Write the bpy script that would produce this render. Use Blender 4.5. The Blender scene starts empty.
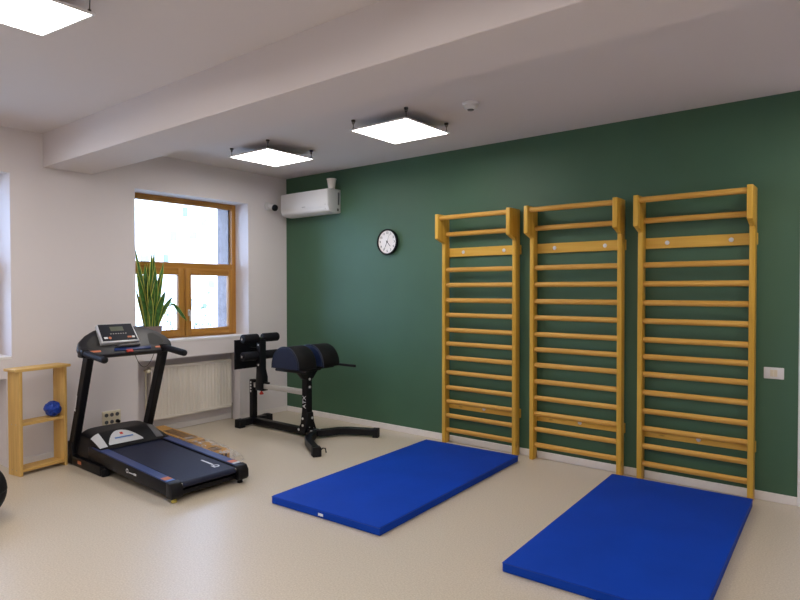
import bpy, bmesh, math, random
from mathutils import Vector, Matrix, Euler
random.seed(7)
PI = math.pi
scene = bpy.context.scene
COL = scene.collection

# ------------------------------------------------------------------ helpers
class MB:
    """collects shapes into one mesh"""
    def __init__(s): s.bm = bmesh.new()
    def _merge(s, b, M=None):
        if M is not None: bmesh.ops.transform(b, matrix=M, verts=b.verts)
        me = bpy.data.meshes.new('tmp'); b.to_mesh(me); b.free()
        s.bm.from_mesh(me); bpy.data.meshes.remove(me)
    def box(s, lo, hi, bev=0.0, seg=2, M=None):
        b = bmesh.new(); bmesh.ops.create_cube(b, size=1)
        lo, hi = Vector(lo), Vector(hi)
        for v in b.verts:
            v.co = Vector(((lo.x+hi.x)/2+v.co.x*(hi.x-lo.x), (lo.y+hi.y)/2+v.co.y*(hi.y-lo.y), (lo.z+hi.z)/2+v.co.z*(hi.z-lo.z)))
        if bev > 0: bmesh.ops.bevel(b, geom=b.edges[:], offset=bev, segments=seg, affect='EDGES', profile=0.5)
        s._merge(b, M); return s
    def prism(s, pts, axis, a0, a1, bev=0.0, seg=2, M=None):
        """closed 2D outline extruded along axis; the 2D coords fill the two other axes in order"""
        b = bmesh.new()
        def P(p, a):
            c = [p[0], p[1]]; c.insert(axis, a); return c
        v0 = [b.verts.new(P(p, a0)) for p in pts]; v1 = [b.verts.new(P(p, a1)) for p in pts]
        n = len(pts)
        b.faces.new(v0); b.faces.new(v1[::-1])
        for i in range(n): b.faces.new((v0[i], v0[(i+1) % n], v1[(i+1) % n], v1[i]))
        bmesh.ops.recalc_face_normals(b, faces=b.faces[:])
        if bev > 0:
            es = [e for e in b.edges if len(e.link_faces) == 2 and e.calc_face_angle(0) > 0.6]
            bmesh.ops.bevel(b, geom=es, offset=bev, segments=seg, affect='EDGES', profile=0.5)
        s._merge(b, M); return s
    def cyl(s, p0, p1, r0, r1=None, seg=20, bev=0.0, M=None):
        p0, p1 = Vector(p0), Vector(p1); r1 = r0 if r1 is None else r1
        d = p1-p0; L = d.length
        prof = [(0, 0)]
        if bev > 0:
            prof += [(r0-bev, 0), (r0-bev*0.3, bev*0.3), (r0, bev), (r1, L-bev), (r1-bev*0.3, L-bev*0.3), (r1-bev, L)]
        else: prof += [(r0, 0), (r1, L)]
        prof += [(0, L)]
        X = Matrix.Translation(p0) @ d.to_track_quat('Z', 'Y').to_matrix().to_4x4()
        return s.lathe(prof, seg, (M @ X) if M is not None else X)
    def lathe(s, prof, seg=24, M=None):
        b = bmesh.new(); rings = []
        for r, z in prof:
            if r < 1e-6: rings.append([b.verts.new((0, 0, z))])
            else: rings.append([b.verts.new((r*math.cos(2*PI*i/seg), r*math.sin(2*PI*i/seg), z)) for i in range(seg)])
        for A, B in zip(rings, rings[1:]):
            for i in range(seg):
                j = (i+1) % seg
                if len(A) == 1 and len(B) == 1: break
                if len(A) == 1: b.faces.new((A[0], B[j], B[i]))
                elif len(B) == 1: b.faces.new((A[i], A[j], B[0]))
                else: b.faces.new((A[i], A[j], B[j], B[i]))
        bmesh.ops.recalc_face_normals(b, faces=b.faces[:])
        s._merge(b, M); return s
    def tube(s, path, r, seg=12, closed=False, rect=None, M=None):
        """swept round (or rectangular: rect=(w,h)) section along a path"""
        b = bmesh.new(); P = [Vector(p) for p in path]; n = len(P); rings = []
        up = Vector((0, 0, 1))
        prevx = None
        for i in range(n):
            if closed: t = P[(i+1) % n]-P[i-1]
            else: t = P[min(i+1, n-1)]-P[max(i-1, 0)]
            t.normalize()
            if rect or prevx is None:
                x = t.cross(up)
                if x.length < 1e-3: x = t.cross(Vector((0, 1, 0)))
            else: x = prevx - t*prevx.dot(t)
            x.normalize(); prevx = x; y = x.cross(t).normalized()
            rr = r[i] if isinstance(r, (list, tuple)) else r
            if rect:
                k = 1.0
                if 0 < i < n-1:
                    a = (P[i]-P[i-1]).normalized(); c = (P[i+1]-P[i]).normalized()
                    k = 1/max(0.5, math.cos(a.angle(c)/2))
                w, h = rect[0]/2*k, rect[1]/2; e = min(w, h)*0.18
                sec = [(-w+e, -h), (w-e, -h), (w, -h+e), (w, h-e), (w-e, h), (-w+e, h), (-w, h-e), (-w, -h+e)]
            else: sec = [(rr*math.cos(2*PI*k/seg), rr*math.sin(2*PI*k/seg)) for k in range(seg)]
            rings.append([b.verts.new(P[i]+x*p+y*q) for p, q in sec])
        m = len(rings[0])
        for i in range(n if closed else n-1):
            A, B = rings[i], rings[(i+1) % n]
            for k in range(m): b.faces.new((A[k], A[(k+1) % m], B[(k+1) % m], B[k]))
        if not closed: b.faces.new(rings[0][::-1]); b.faces.new(rings[-1])
        bmesh.ops.recalc_face_normals(b, faces=b.faces[:])
        s._merge(b, M); return s
    def grid(s, f, nu, nv, M=None, thick=None):
        b = bmesh.new()
        V = [[b.verts.new(f(i/nu, j/nv)) for j in range(nv+1)] for i in range(nu+1)]
        for i in range(nu):
            for j in range(nv): b.faces.new((V[i][j], V[i+1][j], V[i+1][j+1], V[i][j+1]))
        bmesh.ops.recalc_face_normals(b, faces=b.faces[:])
        if thick: bmesh.ops.solidify(b, geom=b.faces[:], thickness=thick)
        s._merge(b, M); return s
    def ball(s, c, r, M=None, sub=3, sc=(1, 1, 1)):
        b = bmesh.new(); bmesh.ops.create_icosphere(b, subdivisions=sub, radius=r)
        for v in b.verts: v.co = Vector((v.co.x*sc[0]+c[0], v.co.y*sc[1]+c[1], v.co.z*sc[2]+c[2]))
        s._merge(b, M); return s
    def text(s, string, size, M, depth=0.0015):
        cu = bpy.data.curves.new('t', 'FONT'); cu.body = string; cu.size = size; cu.extrude = depth
        cu.align_x = 'CENTER'; cu.align_y = 'CENTER'
        o = bpy.data.objects.new('t', cu); COL.objects.link(o)
        dg = bpy.context.evaluated_depsgraph_get(); ev = o.evaluated_get(dg)
        me = bpy.data.meshes.new_from_object(ev); me.transform(M); s.bm.from_mesh(me)
        bpy.data.objects.remove(o); bpy.data.curves.remove(cu); bpy.data.meshes.remove(me); return s
    def build(s, name, mat, parent=None, angle=35, **k):
        me = bpy.data.meshes.new(name); s.bm.to_mesh(me); s.bm.free()
        for p in me.polygons: p.use_smooth = True
        me.set_sharp_from_angle(angle=math.radians(angle))
        for m in (mat if isinstance(mat, (list, tuple)) else [mat]): me.materials.append(m)
        o = bpy.data.objects.new(name, me); COL.objects.link(o)
        if parent is not None: o.parent = parent
        tag(o, **k); return o

def tag(o, label=None, cat=None, group=None, kind=None):
    if label: o['label'] = label
    if cat: o['category'] = cat
    if group: o['group'] = group
    if kind: o['kind'] = kind
    return o
def thing(name, loc, label=None, cat=None, group=None, kind=None, rz=0):
    o = bpy.data.objects.new(name, None); COL.objects.link(o)
    o.empty_display_size = 0.1; o.location = loc; o.rotation_euler = (0, 0, rz)
    return tag(o, label, cat, group, kind)
def copy_tree(o, parent=None):
    c = o.copy(); COL.objects.link(c)
    if parent is not None: c.parent = parent
    for ch in list(o.children): copy_tree(ch, c)
    return c
T = Matrix.Translation
def RX(a): return Matrix.Rotation(a, 4, 'X')
def RY(a): return Matrix.Rotation(a, 4, 'Y')
def RZ(a): return Matrix.Rotation(a, 4, 'Z')

# ------------------------------------------------------------------ materials
def mat(name, col, rough=0.5, metal=0.0, spec=0.5, bump=0, bscale=50, var=0, vscale=8, coat=0, stretch=(1, 1, 1), sheen=0):
    m = bpy.data.materials.new(name); m.use_nodes = True
    nt = m.node_tree; b = nt.nodes['Principled BSDF']
    b.inputs['Base Color'].default_value = (*col, 1); b.inputs['Roughness'].default_value = rough
    b.inputs['Metallic'].default_value = metal; b.inputs['Specular IOR Level'].default_value = spec
    b.inputs['Coat Weight'].default_value = coat
    if sheen: b.inputs['Sheen Weight'].default_value = sheen
    tc = nt.nodes.new('ShaderNodeTexCoord'); mp = nt.nodes.new('ShaderNodeMapping'); mp.inputs['Scale'].default_value = stretch
    nt.links.new(tc.outputs['Object'], mp.inputs['Vector'])
    if var:
        n = nt.nodes.new('ShaderNodeTexNoise'); n.inputs['Scale'].default_value = vscale; n.inputs['Detail'].default_value = 4
        nt.links.new(mp.outputs[0], n.inputs['Vector'])
        r = nt.nodes.new('ShaderNodeValToRGB')
        r.color_ramp.elements[0].position = 0.3; r.color_ramp.elements[1].position = 0.7
        r.color_ramp.elements[0].color = (*[c*(1-var) for c in col], 1); r.color_ramp.elements[1].color = (*[min(1, c*(1+var)) for c in col], 1)
        nt.links.new(n.outputs['Fac'], r.inputs[0]); nt.links.new(r.outputs[0], b.inputs['Base Color'])
    if bump:
        n = nt.nodes.new('ShaderNodeTexNoise'); n.inputs['Scale'].default_value = bscale; n.inputs['Detail'].default_value = 3
        nt.links.new(mp.outputs[0], n.inputs['Vector'])
        bp = nt.nodes.new('ShaderNodeBump'); bp.inputs['Strength'].default_value = bump; bp.inputs['Distance'].default_value = 0.01
        nt.links.new(n.outputs['Fac'], bp.inputs['Height']); nt.links.new(bp.outputs[0], b.inputs['Normal'])
    return m
def emit(name, col, s):
    m = bpy.data.materials.new(name); m.use_nodes = True; nt = m.node_tree
    nt.nodes.remove(nt.nodes['Principled BSDF'])
    e = nt.nodes.new('ShaderNodeEmission'); e.inputs[0].default_value = (*col, 1); e.inputs[1].default_value = s
    nt.links.new(e.outputs[0], nt.nodes['Material Output'].inputs[0]); return m
def wood(name, light, dark, axis, rough=0.38, knots=True):
    m = bpy.data.materials.new(name); m.use_nodes = True; nt = m.node_tree; b = nt.nodes['Principled BSDF']
    tc = nt.nodes.new('ShaderNodeTexCoord'); mp = nt.nodes.new('ShaderNodeMapping')
    sc = [34, 34, 34]; sc[axis] = 1.6; mp.inputs['Scale'].default_value = sc
    nt.links.new(tc.outputs['Object'], mp.inputs['Vector'])
    n = nt.nodes.new('ShaderNodeTexNoise'); n.inputs['Scale'].default_value = 1.0; n.inputs['Detail'].default_value = 4; n.inputs['Distortion'].default_value = 0.6
    nt.links.new(mp.outputs[0], n.inputs['Vector'])
    r = nt.nodes.new('ShaderNodeValToRGB'); r.color_ramp.elements[0].position = 0.32; r.color_ramp.elements[1].position = 0.68
    r.color_ramp.elements[0].color = (*dark, 1); r.color_ramp.elements[1].color = (*light, 1)
    nt.links.new(n.outputs['Fac'], r.inputs[0]); out = r.outputs[0]
    if knots:
        mp2 = nt.nodes.new('ShaderNodeMapping'); s2 = [11, 11, 11]; s2[axis] = 3.2; mp2.inputs['Scale'].default_value = s2
        nt.links.new(tc.outputs['Object'], mp2.inputs['Vector'])
        v = nt.nodes.new('ShaderNodeTexVoronoi'); nt.links.new(mp2.outputs[0], v.inputs['Vector']); v.inputs['Scale'].default_value = 1
        r2 = nt.nodes.new('ShaderNodeValToRGB'); r2.color_ramp.elements[0].position = 0.05; r2.color_ramp.elements[1].position = 0.13
        r2.color_ramp.elements[0].color = (1, 1, 1, 1); r2.color_ramp.elements[1].color = (0, 0, 0, 1)
        nt.links.new(v.outputs['Distance'], r2.inputs[0])
        mx = nt.nodes.new('ShaderNodeMixRGB'); mx.inputs[2].default_value = (dark[0]*0.45, dark[1]*0.38, dark[2]*0.35, 1)
        nt.links.new(r2.outputs[0], mx.inputs[0]); nt.links.new(out, mx.inputs[1]); out = mx.outputs[0]
    nt.links.new(out, b.inputs['Base Color']); b.inputs['Roughness'].default_value = rough
    b.inputs['Specular IOR Level'].default_value = 0.3
    return m

M_wall = mat('wall_white', (0.755, 0.715, 0.73), 0.85, bump=0.05, bscale=180)
M_green = mat('wall_green', (0.050, 0.124, 0.070), 0.54, spec=0.5, bump=0.06, bscale=160, var=0.05, vscale=2)
M_ceil = mat('ceiling_white', (0.70, 0.65, 0.65), 0.9, bump=0.04, bscale=150)
M_base = mat('baseboard_white', (0.78, 0.745, 0.73), 0.4)
M_trimw = mat('trim_white', (0.80, 0.79, 0.80), 0.45)
WL, WD = (0.74, 0.455, 0.075), (0.60, 0.33, 0.04)
M_wz = wood('wood_upright', WL, WD, 2); M_wx = wood('wood_rung', (0.70, 0.40, 0.09), (0.56, 0.285, 0.05), 0, knots=False)
M_wb = wood('wood_board', (0.76, 0.475, 0.09), (0.64, 0.36, 0.05), 0)
M_sz = wood('pine_side', (0.72, 0.47, 0.16), (0.58, 0.35, 0.10), 2, 0.5); M_sy = wood('pine_shelf', (0.72, 0.47, 0.16), (0.58, 0.35, 0.10), 1, 0.5)
M_fy = wood('window_wood_h', (0.50, 0.245, 0.055), (0.37, 0.165, 0.032), 1, 0.35, False); M_fz = wood('window_wood_v', (0.50, 0.245, 0.055), (0.37, 0.165, 0.032), 2, 0.35, False)
M_mat = mat('mat_blue', (0.003, 0.046, 0.38), 0.65, spec=0.12, bump=0.12, bscale=260, var=0.08, vscale=3)
M_seam = mat('mat_seam', (0.006, 0.04, 0.30), 0.6)
M_blk = mat('black_plastic', (0.0043, 0.0045, 0.0068), 0.42, spec=0.24, bump=0.06, bscale=300)
M_blkm = mat('black_steel', (0.0043, 0.0045, 0.0068), 0.38, spec=0.24)
M_cons = mat('console_plastic', (0.016, 0.016, 0.022), 0.38, bump=0.05, bscale=260)
M_rail = mat('rail_plastic', (0.010, 0.032, 0.15), 0.34, bump=0.05, bscale=220)  # blue reflection of the window put into the base colour
M_belt = mat('belt_rubber', (0.007, 0.011, 0.036), 0.55, spec=0.35, bump=0.15, bscale=420)  # navy base carries the bluish window sheen as colour
M_foam = mat('foam_grip', (0.0058, 0.0060, 0.0097), 0.62, spec=0.24, bump=0.2, bscale=200)
M_pad = mat('pad_vinyl', (0.0043, 0.0041, 0.0054), 0.6, spec=0.24, bump=0.25, bscale=160)
M_padend = mat('pad_end_navy', (0.007, 0.016, 0.052), 0.4, bump=0.1, bscale=160)
M_rub = mat('rubber', (0.0065, 0.0067, 0.0092), 0.7, spec=0.24)
M_chr = mat('chrome', (0.55, 0.54, 0.52), 0.25, 1.0)
M_bolt = mat('bolt_zinc', (0.72, 0.72, 0.74), 0.45, 0.3)
M_sil = mat('silver_plastic', (0.62, 0.64, 0.68), 0.35, 0.25)
M_steel = mat('bare_steel', (0.62, 0.61, 0.60), 0.35, 0.5)
M_dgrey = mat('grey_plastic', (0.10, 0.10, 0.11), 0.35)
M_red = mat('red_plastic', (0.55, 0.03, 0.02), 0.4); M_orange = mat('orange_print', (0.58, 0.17, 0.07), 0.45)
M_white = mat('white_plastic', (0.72, 0.72, 0.73), 0.35); M_print = mat('white_print', (0.75, 0.77, 0.8), 0.5)
M_cream = mat('cream_plastic', (0.70, 0.64, 0.50), 0.4)
M_yel = mat('yellow_sticker', (0.60, 0.50, 0.10), 0.5)
M_lcd = mat('lcd', (0.08, 0.095, 0.06), 0.45); M_screen = mat('console_face', (0.010, 0.012, 0.022), 0.5, spec=0.25)
M_bluep = mat('blue_print', (0.08, 0.2, 0.5), 0.4); M_radi = mat('radiator_enamel', (0.78, 0.73, 0.66), 0.3)
M_grill = mat('dark_gap', (0.05, 0.05, 0.05), 0.8)
M_face = mat('clock_face', (0.86, 0.82, 0.80), 0.5); M_ink = mat('ink', (0.02, 0.02, 0.02), 0.6); M_greyp = mat('grey_print', (0.35, 0.35, 0.36), 0.5)
M_card = mat('cardboard', (0.50, 0.27, 0.075), 0.8, var=0.15, vscale=14)
M_cardp = mat('cardboard_print', (0.10, 0.055, 0.03), 0.8)
M_pot = mat('pot_mauve', (0.27, 0.21, 0.205), 0.55, bump=0.05, bscale=60); M_soil = mat('soil', (0.03, 0.02, 0.012), 0.95, bump=0.6, bscale=90)
M_leaf = mat('leaf_green', (0.055, 0.16, 0.03), 0.35, var=0.6, vscale=30, stretch=(1, 1, 0.9)); M_leafe = mat('leaf_edge', (0.50, 0.52, 0.10), 0.4)
M_blue = mat('blue_band', (0.006, 0.055, 0.42), 0.45, bump=0.15, bscale=120)
M_conc = mat('concrete', (0.17, 0.145, 0.14), 0.9, bump=0.8, bscale=35, var=0.18, vscale=22)
M_wire = mat('dark_wire', (0.05, 0.042, 0.035), 0.5, 0.4)
M_frame = mat('light_frame', (0.8, 0.8, 0.82), 0.4)
M_cup = mat('paper_white', (0.72, 0.68, 0.62), 0.7)
M_fac = mat('facade', (0.85, 0.82, 0.80), 0.9); M_facw = mat('facade_window', (0.14, 0.165, 0.155), 0.2); M_faclight = mat('facade_trim', (0.22, 0.22, 0.20), 0.6)
M_gnd = mat('outside_ground', (0.45, 0.46, 0.40), 0.95, var=0.2, vscale=2)
M_bark = mat('bark', (0.15, 0.14, 0.12), 0.9); M_fol = mat('pale_foliage', (0.13, 0.17, 0.09), 0.7)
M_panel = emit('panel_glow', (1.0, 0.945, 0.89), 13.5)
M_door = mat('door_grey', (0.42, 0.42, 0.46), 0.4)

# glass: clear panes that pass light straight through with a mirror-like skin
M_glass = bpy.data.materials.new('glass'); M_glass.use_nodes = True
nt = M_glass.node_tree; nt.nodes.remove(nt.nodes['Principled BSDF'])
tr = nt.nodes.new('ShaderNodeBsdfTransparent'); tr.inputs[0].default_value = (0.95, 0.97, 0.97, 1)
gl = nt.nodes.new('ShaderNodeBsdfGlossy'); gl.inputs['Roughness'].default_value = 0.02
fr = nt.nodes.new('ShaderNodeFresnel'); fr.inputs[0].default_value = 1.35
mx = nt.nodes.new('ShaderNodeMixShader'); nt.links.new(fr.outputs[0], mx.inputs[0]); nt.links.new(tr.outputs[0], mx.inputs[1]); nt.links.new(gl.outputs[0], mx.inputs[2])
nt.links.new(mx.outputs[0], nt.nodes['Material Output'].inputs[0])
# thin cling film
M_film = bpy.data.materials.new('clear_film'); M_film.use_nodes = True
nt = M_film.node_tree; nt.nodes.remove(nt.nodes['Principled BSDF'])
tr = nt.nodes.new('ShaderNodeBsdfTransparent'); tr.inputs[0].default_value = (0.92, 0.92, 0.92, 1)
gl = nt.nodes.new('ShaderNodeBsdfPrincipled'); gl.inputs['Base Color'].default_value = (0.8, 0.78, 0.77, 1); gl.inputs['Roughness'].default_value = 0.12
no = nt.nodes.new('ShaderNodeTexNoise'); no.inputs['Scale'].default_value = 17; no.inputs['Detail'].default_value = 3
bp = nt.nodes.new('ShaderNodeBump'); bp.inputs['Strength'].default_value = 0.9; bp.inputs['Distance'].default_value = 0.02
tc = nt.nodes.new('ShaderNodeTexCoord'); nt.links.new(tc.outputs['Object'], no.inputs['Vector'])
nt.links.new(no.outputs['Fac'], bp.inputs['Height']); nt.links.new(bp.outputs[0], gl.inputs['Normal'])
rp = nt.nodes.new('ShaderNodeValToRGB'); rp.color_ramp.elements[0].position = 0.45; rp.color_ramp.elements[1].position = 0.7
rp.color_ramp.elements[0].color = (0.02, 0.02, 0.02, 1); rp.color_ramp.elements[1].color = (0.45, 0.45, 0.45, 1)
nt.links.new(no.outputs['Fac'], rp.inputs[0])
mx = nt.nodes.new('ShaderNodeMixShader'); nt.links.new(rp.outputs[0], mx.inputs[0]); nt.links.new(tr.outputs[0], mx.inputs[1]); nt.links.new(gl.outputs[0], mx.inputs[2])
nt.links.new(mx.outputs[0], nt.nodes['Material Output'].inputs[0])
# speckled vinyl floor
M_floor = bpy.data.materials.new('floor_vinyl'); M_floor.use_nodes = True
nt = M_floor.node_tree; b = nt.nodes['Principled BSDF']
tc = nt.nodes.new('ShaderNodeTexCoord')
n1 = nt.nodes.new('ShaderNodeTexNoise'); n1.inputs['Scale'].default_value = 110; n1.inputs['Detail'].default_value = 3
n2 = nt.nodes.new('ShaderNodeTexNoise'); n2.inputs['Scale'].default_value = 1.3; n2.inputs['Detail'].default_value = 4
for n in (n1, n2): nt.links.new(tc.outputs['Object'], n.inputs['Vector'])
r1 = nt.nodes.new('ShaderNodeValToRGB'); r1.color_ramp.elements[0].position = 0.3; r1.color_ramp.elements[1].position = 0.7
r1.color_ramp.elements[0].color = (0.50, 0.43, 0.335, 1); r1.color_ramp.elements[1].color = (0.645, 0.575, 0.47, 1)
nt.links.new(n1.outputs['Fac'], r1.inputs[0]); nt.links.new(r1.outputs[0], b.inputs['Base Color'])
r2 = nt.nodes.new('ShaderNodeMapRange'); r2.inputs['To Min'].default_value = 0.27; r2.inputs['To Max'].default_value = 0.38
nt.links.new(n2.outputs['Fac'], r2.inputs['Value']); nt.links.new(r2.outputs[0], b.inputs['Roughness'])
bp = nt.nodes.new('ShaderNodeBump'); bp.inputs['Strength'].default_value = 0.05; bp.inputs['Distance'].default_value = 0.01
nt.links.new(n1.outputs['Fac'], bp.inputs['Height']); nt.links.new(bp.outputs[0], b.inputs['Normal'])

# ------------------------------------------------------------------ room shell
H = 2.9; XR = 7.6; YF = -7.4
ST = dict(kind='structure')
MB().box((-0.5, YF-0.2, -0.2), (XR+0.2, 0.2, 0)).build('floor', M_floor, **ST)
MB().box((-0.5, YF-0.2, H), (XR+0.2, 0.2, H+0.2)).build('ceiling', M_ceil, **ST)
# left wall with two window openings and two radiator niches
W1 = (-1.96, -0.585, 0.985, 2.53); N1 = (-1.942, -0.712, 0.0, 0.797)
W2 = (-4.43, -3.062, 0.945, 2.52); N2 = (-4.33, -3.104, 0.0, 0.762)
ys = sorted({YF, 0.2, *W1[:2], *N1[:2], *W2[:2], *N2[:2]}); zs = sorted({0, H, *W1[2:], N1[3], *W2[2:], N2[3]})
w = MB()
def front(y, z):
    for W in (W1, W2):
        if W[0] < y < W[1] and W[2] < z < W[3]: return None
    for N in (N1, N2):
        if N[0] < y < N[1] and N[2] < z < N[3]: return -0.19
    return 0.0
for a, b_ in zip(ys, ys[1:]):
    run = None
    for c, d in zip(zs, zs[1:]):
        f = front((a+b_)/2, (c+d)/2)
        if run and run[0] == f: run[2] = d
        else:
            if run and run[0] is not None: w.box((-0.5, a, run[1]), (run[0], b_, run[2]))
            run = [f, c, d]
    if run and run[0] is not None: w.box((-0.5, a, run[1]), (run[0], b_, run[2]))
w.build('wall_left', M_wall, **ST)
GX = 5.375
MB().box((0, 0, 0), (GX, 0.2, H)).build('wall_back', M_green, **ST)
MB().box((6.4, 0, 0), (XR+0.2, 0.2, H)).box((GX, 0.001, 2.12), (6.4, 0.2, H)).build('wall_back_right', M_wall, **ST)
MB().box((XR, YF, 0), (XR+0.2, 0, H)).build('wall_right', M_wall, **ST)
MB().box((0, YF-0.2, 0), (XR+0.2, YF, H)).build('wall_front', M_wall, **ST)
# ceiling beam
MB().box((0, -2.80, 2.605), (XR, -2.375, H+0.02), 0.004, 1).build('trim_1', M_ceil, **ST)
# baseboards
MB().box((0.0, -0.014, 0), (GX, 0, 0.062), 0.003, 1).build('baseboard_back', M_base, **ST)
bb = MB()
for a, b_ in ((-0.712, -0.012), (-3.104, -1.942), (YF, -4.33)): bb.box((0, a, 0), (0.012, b_, 0.062), 0.003, 1)
for N in (N1, N2): bb.box((-0.19, N[0], 0), (-0.178, N[1], 0.062), 0.003, 1)
bb.build('baseboard_left', M_base, **ST)
# door at the right end of the green wall
dr = thing('door_1', (GX, 0, 0), **ST)
MB().box((0, -0.018, 0), (0.075, 0.2, 2.12), 0.004, 1).box((0.95, -0.018, 0), (1.025, 0.2, 2.12), 0.004, 1).box((0.075, -0.018, 2.05), (0.95, 0.2, 2.12), 0.004, 1).build('door_frame', M_trimw, dr)
MB().box((0.08, 0.03, 0.008), (0.945, 0.07, 2.045), 0.003, 1).build('door_leaf', M_door, dr)
MB().cyl((0.14, 0.03, 1.02), (0.14, -0.03, 1.02), 0.011).tube([(0.14, -0.03, 1.02), (0.20, -0.032, 1.02), (0.26, -0.03, 1.02)], 0.009).build('door_handle', M_chr, dr)

# windows ------------------------------------------------------------
def window(name, W, fd=0.0):
    y0, y1, z0, z1 = W
    r = thing(name, (-0.24-fd, (y0+y1)/2, z0), **ST)
    hw = (y1-y0)/2; hh = z1-z0; zm = 0.80        # transom centre
    D = -0.05                                    # frame depth outwards
    f = MB(); fw = 0.055
    f.box((D, -hw, 0.0), (0, -hw+fw, hh), 0.004, 1).box((D, hw-fw, 0), (0, hw, hh), 0.004, 1)
    f.build('frame_jambs', M_fz, r)
    f = MB().box((D, -hw+fw, hh-0.062), (0, hw-fw, hh), 0.004, 1).box((D, -hw+fw, 0), (0, hw-fw, 0.03), 0.004, 1)
    f.box((D, -hw+fw, zm-0.035), (0.002, hw-fw, zm+0.035), 0.004, 1)
    f.build('frame_rails', M_fy, r)
    MB().box((-0.046, -hw+fw-0.005, zm+0.03), (-0.036, hw-fw+0.005, hh-0.055)).build('glass_pane', M_glass, r)
    z0s, z1s = 0.022, zm-0.028
    for sgn in (-1, 1):
        a, b_ = (-hw+fw-0.02, -0.004) if sgn < 0 else (0.004, hw-fw+0.02)
        s = 0.075
        sash = MB().box((D+0.01, a, z0s), (0.016, a+s, z1s), 0.006).box((D+0.01, b_-s, z0s), (0.016, b_, z1s), 0.006).build('window_sash', M_fz, r)
        MB().box((D+0.011, a+s-0.002, z0s), (0.0155, b_-s+0.002, z0s+s), 0.006).box((D+0.011, a+s-0.002, z1s-s), (0.0155, b_-s+0.002, z1s), 0.006).build('sash_rails', M_fy, sash)
        MB().box((-0.036, a+s-0.008, z0s+s-0.008), (-0.026, b_-s+0.008, z1s-s+0.008)).build('glass_pane', M_glass, sash)
        if sgn > 0:
            h = MB().box((0.016, a+0.026, 0.24), (0.024, a+0.054, 0.315), 0.004)
            h.cyl((0.02, a+0.04, 0.295), (0.052, a+0.04, 0.295), 0.009).box((0.043, a+0.029, 0.185), (0.057, a+0.05, 0.305), 0.005)
            h.build('window_handle', M_white, sash)
    MB().box((0.004, -hw+0.001, -0.02), (0.244+fd, hw-0.001, 0.006), 0.003, 1).build('window_sill', M_trimw, r)
    # rough rendered reveal outside the frame
    for a, b_ in ((hw-0.075, hw+0.02), (-hw-0.02, -hw+0.02)): MB().box((-0.265+fd, a, -0.03), (D, b_, hh+0.02)).build('outer_reveal', M_conc, r)
    return r
window('window_1', W1); window('window_2', W2, 0.08)

# ------------------------------------------------------------------ radiator
def radiator(y0, y1, z0, z1, x, label):
    r = thing('radiator', (x, (y0+y1)/2, z0), label, 'radiator')
    hw = (y1-y0)/2; h = z1-z0; n = int(round((y1-y0)/0.041)); pts = []
    p = MB()
    prof = []
    for i in range(n):
        c = -hw+0.012+(i+0.5)*(2*hw-0.024)/n; q = (2*hw-0.024)/n
        prof += [(c-q*0.48, -0.011), (c-q*0.38, -0.010), (c-q*0.26, -0.001), (c-q*0.14, 0), (c+q*0.14, 0), (c+q*0.26, -0.001), (c+q*0.38, -0.010), (c+q*0.48, -0.011)]
    out = [(b_, a) for a, b_ in [(-hw+0.008, -0.012), (-hw+0.008, -0.004)]+prof+[(hw-0.008, -0.004), (hw-0.008, -0.012)]]
    p.prism(out, 2, 0.03, h-0.03)
    p.box((-0.014, -hw, 0.0), (-0.002, hw, 0.032), 0.004).box((-0.014, -hw, h-0.032), (-0.002, hw, h-0.006), 0.004)
    p.build('front_panel', M_radi, r, angle=50)
    for a in (-hw-0.001, hw-0.012): MB().box((-0.062, a, 0.004), (-0.003, a+0.013, h-0.004), 0.002, 1).build('side_cover', M_radi, r)
    g = MB().box((-0.062, -hw+0.012, h-0.02), (-0.055, hw-0.012, h))
    k = int((2*hw-0.03)/0.022)
    for i in range(k): g.box((-0.056, -hw+0.02+i*0.022, h-0.008), (-0.006, -hw+0.026+i*0.022, h-0.001))
    g.box((-0.008, -hw+0.012, h-0.012), (-0.003, hw-0.012, h))
    g.build('top_grille', M_radi, r)
    MB().box((-0.075, -hw+0.01, 0.01), (-0.06, hw-0.01, h-0.02)).build('rear_panel', M_radi, r)
    for a in (-hw+0.2, hw-0.23): MB().box((-0.11, a, h-0.2), (-0.074, a+0.03, h-0.05)).build('wall_bracket', M_radi, r)
    v = MB().cyl((-0.03, -hw, h-0.035), (-0.03, -hw-0.05, h-0.035), 0.011).cyl((-0.045, -hw-0.045, h-0.035), (0.035, -hw-0.045, h-0.035), 0.016, 0.019, bev=0.004)
    v.cyl((-0.03, -hw-0.045, h-0.03), (-0.03, -hw-0.045, -z0+0.001), 0.008)
    v.build('valve', M_cream, r)
    MB().cyl((-0.03, hw, 0.03), (-0.03, hw+0.03, 0.03), 0.011).cyl((-0.03, hw+0.025, 0.035), (-0.03, hw+0.025, -z0+0.001), 0.008).build('return_pipe', M_chr, r)
radiator(-1.757, -0.770, 0.155, 0.715, -0.08, 'white ribbed radiator in the niche below the wooden window')

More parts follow.
